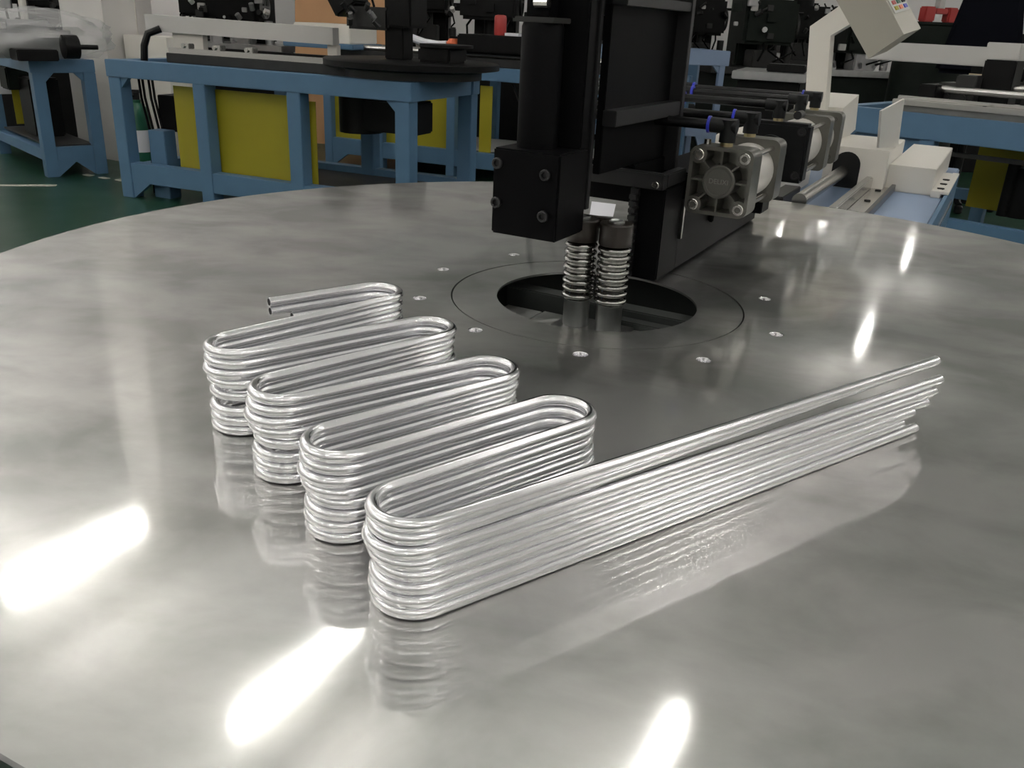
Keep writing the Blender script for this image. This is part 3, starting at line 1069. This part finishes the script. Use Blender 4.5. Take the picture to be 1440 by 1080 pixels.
o = slab_col('column', 'square plastered column standing between the two blue benches', 'column', 88, 147, 7.15, 6.9, .28, HH, M_COLUMN)
del o['label'], o['category']
o['kind'] = 'structure'
o.name = 'wall_column'
slab_col('electrical_cabinet', 'tall white electrical cabinet beside the plastered column', 'cabinet', 152, 216, 7.75, 7.55, .3, 1.6, M_WALL)
slab_col('cable_trunking', 'narrow white upright trunking in front of the electrical cabinet', 'trunking', 172, 190, 7.55, 7.5, .03, 1.7, M_WHITE)
sl = slab_col('cover_box', 'low cream cover box behind the end of the long blue bench', 'cover', 172, 232, 6.98, 6.78, .25, .93, M_WHITE)

# gas bottle
g0 = atz(203, 238, 0)
g0 = B0 + bd * on_line(196, 180, B0 + bn * .62, bd)[0] + bn * .62
gb = thing('fire_extinguisher', 'green fire extinguisher with black hose and white label behind the blue bench', 'extinguisher', (g0.x, g0.y, 0))
obj('bottle', MB().lathe([(.075, .0), (.08, .02), (.08, .42), (.06, .48), (.03, .51), (.03, .53)], 24), M_GREENB, gb, True)
obj('label_band', MB().lathe([(.081, .18), (.081, .33)], 24, close=False), M_PAPER, gb, True)
obj('valve_head', MB().cyl((0, 0, .53), (0, 0, .58), .025, 12).box(-.07, .03, -.012, .012, .575, .595), M_MARK, gb)
obj('hose', MB().tube([(0, -.03, .56), (-.07, -.05, .57), (-.12, -.05, .48), (-.12, -.05, .30), (-.09, -.06, .15)], .012, 8), M_HOSE, gb, True)

# bench C behind B
C0 = B0 + bn * 1.9 + bd * .25
x5 = on_line(508, 160, C0, bd)[0]
bC = bench('steel_bench', 'blue steel bench with yellow sheets standing behind the round black plate', C0, RB, 2.75, .85, BH, [0, x5 + .12, x5 + .75, 2.68], .09, .07)
panel(bC, x5 - .3, x5 + .9, .06, .18, .70)
panel(bC, x5 + 1.0, x5 + 1.1, .06, .18, .70)
obj('bottom_tray', MB().box(.1, 2.65, .1, .8, .222, .23), M_WHITE2, bC)
obj('dark_drive', MB().box(x5 + 1.3, x5 + 1.75, .1, .5, .45, .70, .02), M_DARKM, bC)
for x in (x5 + 1.25, x5 + 1.5):
    obj('cable', MB().tube([(x, .08, .72), (x + .1, .05, .55), (x + .3, .05, .52), (x + .42, .08, .68)], .01, 8), M_HOSE, bC, True)
mC = thing('rail_carriage', 'dark rail carriage with bright slide bars on the rear blue bench', 'machine', C0 + Vector((0, 0, BH)), RB)
obj('slide_bed', MB().box(.1, 2.65, .10, .5, 0, .06, .004), M_GREYM, mC)
obj('slide_bar', MB().cyl((.1, .15, .08), (2.65, .15, .08), .02, 10), M_RAIL, mC, True)
obj('slide_bar', MB().cyl((.1, .42, .08), (2.65, .42, .08), .02, 10), M_RAIL, mC, True)
cax = on_line(703, 55, C0 + bn * .2, bd)[0]
obj('carriage', MB().box(cax - .28, cax + .5, .05, .5, .10, .22, .01), M_DARKM, mC)
obj('carriage_cover', MB().box(x5 - .62, x5 - .1, .02, .42, .10, .24, .006), M_WHITE, mC)
obj('carriage_base', MB().box(x5 - .7, x5 - .05, -.02, .44, .061, .10, .006), M_BLUE, mC)
# small things on bench C
q0 = C0 + bd * on_line(703, 55, C0 + bn * .2, bd)[0] + bn * .2
rc = thing('red_canister', 'small red canister standing on the dark rail carriage', 'canister', (q0.x, q0.y, BH + .2202), RB)
obj('cap_body', MB().lathe([(.042, 0), (.045, .01), (.045, .12), (.04, .135), (.02, .14)], 16), M_RED, rc, True)
obj('white_tag', MB().box(.05, .16, -.03, .03, 0, .02), M_PAPER, rc)
q0 = C0 + bd * (on_line(637, 70, C0 + bn * .12, bd)[0] - .13) + bn * .12
rg = thing('rag_bundle', 'twisted white cloth with an orange knob on the rear bench rails', 'cloth', (q0.x, q0.y, BH + .102), RB)
obj('cloth', MB().tube([(-.35, 0, .06), (-.25, -.02, .08), (-.12, .02, .04), (0, 0, .03), (.08, 0, .035)], .028, 10), M_PAPER, rg, True)
obj('knob', MB().lathe([(.02, 0), (.045, .02), (.05, .05), (.03, .08)], 14, Matrix.Translation((.13, 0, 0))), M_ORANGE, rg, True)

# bench D, seen between the head and the far machines
dp = atz(968, 118, .0)
D0 = aty(962, 108, 7.4)
bD = bench('steel_bench', 'tall pale blue steel bench beyond the black bending head', Vector((D0.x - .9, D0.y + .15, 0)), math.radians(12), 1.36, .6, 1.0, [0, .5, .95, 1.29], .12, .05, .08, .3, m=M_BLUEL)
obj('back_sheet', MB().box(.1, 1.3, .5, .51, .3, .88), M_BLUE, bD)
obj('stored_block', MB().box(.9, 1.2, .2, .4, .38, .55, .01), M_GREYM, bD)

# ------------------------------------------------------------------ right machine (E)
E0 = atz(1272, 157, .83)
E0.z = 0
re_ = math.radians(-43)
ed = Vector((math.cos(re_), math.sin(re_), 0))
E00 = E0 - ed * .35
bE = bench('steel_bench', 'wide blue machine bench with bright slide rails beyond the feed bed', E00, re_, 2.6, 1.12, .83, [0, .45, 1.7, 2.53], .12, .07, .06, .30)
obj('front_sheet', MB().box(.07, .45, .02, .03, .36, .71), M_BLUE, bE)
panel(bE, .55, 1.0, .6, .34, .68)
panel(bE, 1.12, 2.4, .75, .32, .70, M_DARKG)
panel(bE, .5, 2.5, .4, .12, .29)
obj('motor', MB().cyl((.86, .4, .36), (.86, .4, .60), .07, 18).cyl((.80, .36, .36), (.80, .36, .62), .03, 12), M_DARKM, bE, True)
obj('inner_rail', MB().box(.5, 2.5, .1, .13, .64, .66), M_GREYM, bE)
mE = thing('slide_machine', 'slide machine with twin bright rails, grey cross beam and black carriage', 'machine', E00 + Vector((0, 0, .83)), re_)
obj('bed_plate', MB().box(.28, 2.6, .02, .85, 0, .03, .003), mat('bed_plate_steel', (.22, .22, .215), .35, .7, var=.2, scale=15), mE)
obj('slide_rail', MB().box(.28, 2.6, .0, .05, .03, .055, .003), M_RAIL, mE)
obj('slide_rail', MB().box(.28, 2.6, .06, .085, .03, .07, .003), M_RAIL, mE)
for x in (.7, 1.0, 1.3):
    obj('rail_bolt', MB().cyl((x, .01, .055), (x, .01, .058), .009, 8), M_MARK, mE)
obj('slide_bar', MB().cyl((.38, .35, .10), (1.0, .35, .10), .018, 12), M_RAIL, mE, True)
obj('slide_bar', MB().cyl((.38, .55, .12), (1.1, .55, .12), .018, 12), M_RAIL, mE, True)
obj('end_block', MB().box(.29, .38, .28, .62, .03, .12, .006), M_DARKM, mE)
obj('slide_block', MB().box(.80, .92, .27, .60, .05, .15, .008), M_WHITE2, mE)
obj('wedge_arm', MB().prism([(.90, .30, .06), (1.02, .62, .06), (1.16, .62, .06), (1.0, .30, .06)], (0, 0, .10)), M_SILVERC, mE)
obj('cross_beam', MB().box(-.30, 2.6, .95, 1.05, .205, .305, .004), M_WHITE2, mE)
obj('beam_post', MB().box(.3, .36, .97, 1.03, .0, .2045, .003), M_DARKM, mE)
obj('cream_card', MB().box(.35, .50, .80, .804, .03, .17), M_CREAM, mE)
obj('cream_card', MB().box(.36, .48, .60, .604, .03, .10), M_CREAM, mE)
cr_x = on_line(1420, 60, E00 + Vector((-ed.y, ed.x, 0)) * .55, ed)[0]
car = obj('carriage_column', MB().box(cr_x - .08, cr_x + .07, .50, .64, .03, .25, .006), M_DARKM, mE)
obj('carriage_cap', MB().box(cr_x - .085, cr_x + .075, .495, .645, .25, .33, .004), M_WHITE2, car)
for x, zz in ((cr_x - .25, .10), (cr_x - .17, .14), (cr_x + .15, .1)):
    obj('clamp_unit', MB().box(x, x + .10, .42, .62, .03, .03 + zz, .006).cyl((x + .05, .40, .06), (x + .05, .64, .06), .02, 10), M_GREYM, mE)
for i in range(8):
    rr = random.Random(90 + i)
    x, y = rr.uniform(1.0, 1.5), rr.uniform(.2, .5)
    obj('small_fitting', MB().cyl((x, y, .03), (x + rr.uniform(-.05, .05), y + .03, .06), .014, 8), (M_SILVERC, M_DARKM)[i % 2], mE, True)


# ------------------------------------------------------------------ far dark machines
def press(label, x, y, rz, H=1.6, s=1.0, m=None, m2=None, variant=0, sheet=False):
    m, m2 = m or M_DARKM, m2 or M_GREYM
    rr = random.Random(int(abs(x * 37 + y * 91)))
    t = thing('press_machine', label, 'machine', (x, y, 0), rz, 'dark machines across the hall')
    obj('base', MB().box(-.45 * s, .45 * s, -.35 * s, .35 * s, 0, .78, .02), m, t)
    obj('bed_plate', MB().box(-.55 * s, .55 * s, -.42 * s, .42 * s, .78, .84, .008), m2, t)
    obj('column', MB().box(-.18 * s, .22 * s, .02 * s, .34 * s, .84, H, .02), m, t)
    obj('head', MB().box(-.26 * s, .26 * s, -.36 * s, .03 * s, H - .45, H - .05, .03), m, t)
    obj('spindle', MB().cyl((0, -.2 * s, H - .62), (0, -.2 * s, H - .44), .05 * s, 16).cyl((0, -.2 * s, H - .72), (0, -.2 * s, H - .62), .025 * s, 12), m2, t, True)
    obj('motor', MB().cyl((-.02, -.1 * s, H - .05), (-.02, -.1 * s, H + .22), .12 * s, 18), m, t, True)
    Mw = Matrix.Translation((.29 * s, -.18 * s, H - .28)) @ Matrix.Rotation(math.pi / 2, 4, 'Y')
    hw = obj('handwheel', MB().lathe([(.11 * s, -.012), (.13 * s, -.012), (.13 * s, .012), (.11 * s, .012), (.11 * s, -.012)], 24, Mw, close=False).box(-.12 * s, .12 * s, -.01, .01, -.008, .008, 0, Mw).box(-.01, .01, -.12 * s, .12 * s, -.008, .008, 0, Mw), m2, t, True)
    obj('handwheel_grip', MB().cyl((.29 * s, -.18 * s, H - .16), (.37 * s, -.18 * s, H - .16), .014, 8), M_BPLAST, hw, True)
    obj('tool_post', MB().box(-.12 * s, .12 * s, -.30 * s, -.06 * s, .84, .98 + rr.random() * .1, .01), m2, t)
    obj('tool_stud', MB().cyl((.3 * s, -.1, .84), (.3 * s, -.1, 1.05), .04, 12), m2, t, True)
    obj('tool_drum', MB().cyl((-.33 * s, -.15, .84), (-.33 * s, -.15, .96 + rr.random() * .1), .06, 12), m2, t, True)
    for i in range(3):
        x0 = rr.uniform(-.3, .3) * s
        obj('cable', MB().tube([(x0, .1, H), (x0 + .08, -.1, H - .15 - rr.random() * .2), (x0 + rr.uniform(-.2, .2), -.38 * s, H - .5), (x0, -.36 * s, .9)], .010, 8), M_HOSE, t, True)
    for i in range(14):
        x0, y0, z0_ = rr.uniform(-.42, .42) * s, -.36 * s - .01, rr.uniform(.86, H - .08)
        k = rr.uniform(.015, .045)
        mm = (M_SILVERC, m2, m, m2, M_WHITE2)[i % 5]
        y0 = -.30 * s if z0_ < H - .47 else -.36 * s - k * .3
        if z0_ < H - .47:
            z0_ = .84 + k
        if i % 2:
            obj('fitting', MB().cyl((x0, y0, z0_), (x0 + rr.uniform(-.06, .06), y0 - .03, z0_ + rr.uniform(.0, .06)), k * .6, 8), mm, t, True)
        else:
            obj('fitting', MB().box(x0 - k, x0 + k * 1.4, y0 - k * .5, y0 + k * .6, z0_ - k, z0_ + k, .004), mm, t)
    if sheet:
        sh = obj('name_plate', MB().box(-.20 * s, -.06 * s, -.368 * s, -.362 * s, H - .26, H - .12), M_PAPER, t)
        obj('plate_print', MB().box(-.19 * s, -.16 * s, -.372 * s, -.3685 * s, H - .24, H - .14).box(-.13 * s, -.12 * s, -.372 * s, -.3685 * s, H - .25, H - .13), M_MARK, sh)
    return t


rows = [
    ('black press machine behind the film-wrapped machine and plastered column', -4.4, 8.35, .2, 1.55, .9, M_DARKM, M_GREYM, False),
    ('black press machine between the column and the white duct', -3.45, 10.2, -.1, 1.5, .9, M_DARKM, M_GREYM, False),
    ('black press machine behind the left half of the white duct', -2.7, 9.0, -.1, 1.45, .8, M_DARKM, M_SILVERC, False),
    ('black press machine with a white name plate behind the round black plate', -.35, 8.95, -.1, 1.6, 1.0, M_DARKM, M_DARKM, True),
    ('dark machine with a white name plate behind the red canister and guide post', .85, 10.1, .1, 1.7, 1.0, M_DARKM, M_GREYM, True),
    ('dark machine beyond the tall pale blue bench', 2.0, 11.2, .1, 1.55, .9, M_DARKM, M_GREYM, False),
    ('dark green machine left of the cranked console arm', 2.25, 9.3, .12, 1.5, 1.0, M_DARKG, M_GREYM, False),
    ('dark green machine behind the cranked console arm', 3.45, 9.9, .1, 1.45, 1.0, M_DARKG, M_SILVERC, False),
    ('dark machine behind the tilted console box', 4.45, 8.9, .2, 1.3, .8, M_DARKM, M_GREYM, False),
    ('dark machine with a white plate behind the grey cross beam', 5.5, 9.7, .2, 1.4, 1.0, M_DARKM, M_DARKM, True),
    ('dark machine at the far end of the grey cross beam', 6.6, 10.4, .2, 1.55, 1.0, M_DARKM, M_GREYM, False),
    ('dark machine behind the white cloth with the orange knob', -1.05, 10.1, -.05, 1.65, .8, M_DARKM, M_GREYM, False),
    ('dark machine far behind the plywood sheet', -1.3, 11.6, 0, 1.6, 1.2, M_DARKM, M_GREYM, False),
    ('dark machine far behind the dark green machines', 3.6, 12.6, 0, 1.55, 1.1, M_DARKM, M_GREYM, False),
]
for lb, x, y, rz, H, s, m1, m2, sh in rows:
    press(lb, x, y, rz, H, s, m1, m2, sheet=sh)

# plywood sheet leaning behind the black press head
a_, b__ = aty(408, 40, 8.5), aty(560, 55, 8.3)
a_.z = b__.z = 0
dd = (b__ - a_)
n_ = Vector((-dd.y, dd.x, 0)).normalized()
tag(obj('plywood_sheet', MB().prism([a_, b__, b__ + n_ * .15 + Vector((0, 0, 1.45)), a_ + n_ * .15 + Vector((0, 0, 1.45))], n_ * .018), M_CARD),
    'brown plywood sheet standing on edge behind the black press head', 'plywood')

# flat grey surface plate left of the console arm
sp0 = aty(1085, 100, 5.6)
spt = thing('surface_plate', 'grey surface plate table with a black block behind the air hoses', 'table', (sp0.x, sp0.y, 0), math.radians(-20))
zt_ = sp0.z
obj('plate', MB().box(-.20, .22, -.25, .40, zt_ - .045, zt_, .004), M_SILVERC, spt)
obj('stand', MB().box(-.17, .19, -.20, .35, 0, zt_ - .045, .01), M_DARKM, spt)
obj('black_block', MB().box(-.02, .20, -.12, .05, zt_, zt_ + .045, .006), M_DARKM, spt)

# red clamp and navy chair back on the far right
rp = aty(1322, 20, 7.4)
rt = thing('red_clamp', 'red clamp with grey handle on the dark drum beyond the cross beam', 'clamp', (rp.x, rp.y, rp.z - .06), .3)
obj('jaw', MB().box(-.17, -.07, -.04, .04, 0, .11, .01), M_RED, rt)
obj('jaw', MB().box(.05, .14, -.04, .04, 0, .11, .01), M_RED, rt)
obj('bridge', MB().box(-.07, .05, -.03, .03, .06, .10, .006), M_RED, rt)
obj('handle', MB().box(-.05, .01, -.025, .025, .10, .20, .006), M_WHITE2, rt)
dr = thing('storage_drum', 'dark open-topped drum beyond the cross beam carrying a red clamp', 'drum', (rp.x, rp.y, 0), 0)
obj('drum_body', MB().lathe([(.26, 0), (.28, .02), (.28, rp.z - .09), (.29, rp.z - .08), (.29, rp.z - .062)], 28), M_DARKG, dr, True)
obj('drum_band', MB().lathe([(.284, rp.z - .30), (.292, rp.z - .29), (.284, rp.z - .28)], 28, close=False), M_GREYM, dr, True)
np_ = aty(1388, 40, 6.4)
ch = thing('office_chair', 'navy fabric chair with high back beyond the cross beam', 'chair', (np_.x, np_.y, 0), math.radians(-30))
bm = bmesh.new()
bmesh.ops.create_cube(bm, size=1)
for v in bm.verts:
    k = .27 if v.co.z < 0 else .17
    v.co = Vector((v.co.x * 2 * k, v.co.y * .09, .95 + (v.co.z + .5) * .55))
bmesh.ops.bevel(bm, geom=list(bm.edges), offset=.03, segments=3, affect='EDGES')
obj('backrest', MB().bm(bm), M_NAVY, ch, True, 60)
obj('seat', MB().box(-.27, .27, .05, .55, .48, .58, .04), M_NAVY, ch, True)
obj('back_bracket', MB().box(-.04, .04, .03, .07, .5, .96, .005), M_BPLAST, ch)
obj('gas_stem', MB().cyl((0, .3, .12), (0, .3, .48), .03, 12), M_BPLAST, ch, True)
for i in range(5):
    t_ = i * 2 * math.pi / 5
    obj('foot', MB().cyl((0, .3, .12), (.28 * math.cos(t_), .3 + .28 * math.sin(t_), .06), .022, 8).lathe([(.02, 0), (.03, .01), (.03, .05), (.02, .06)], 10, Matrix.Translation((.28 * math.cos(t_), .3 + .28 * math.sin(t_), 0))), M_BPLAST, ch, True)
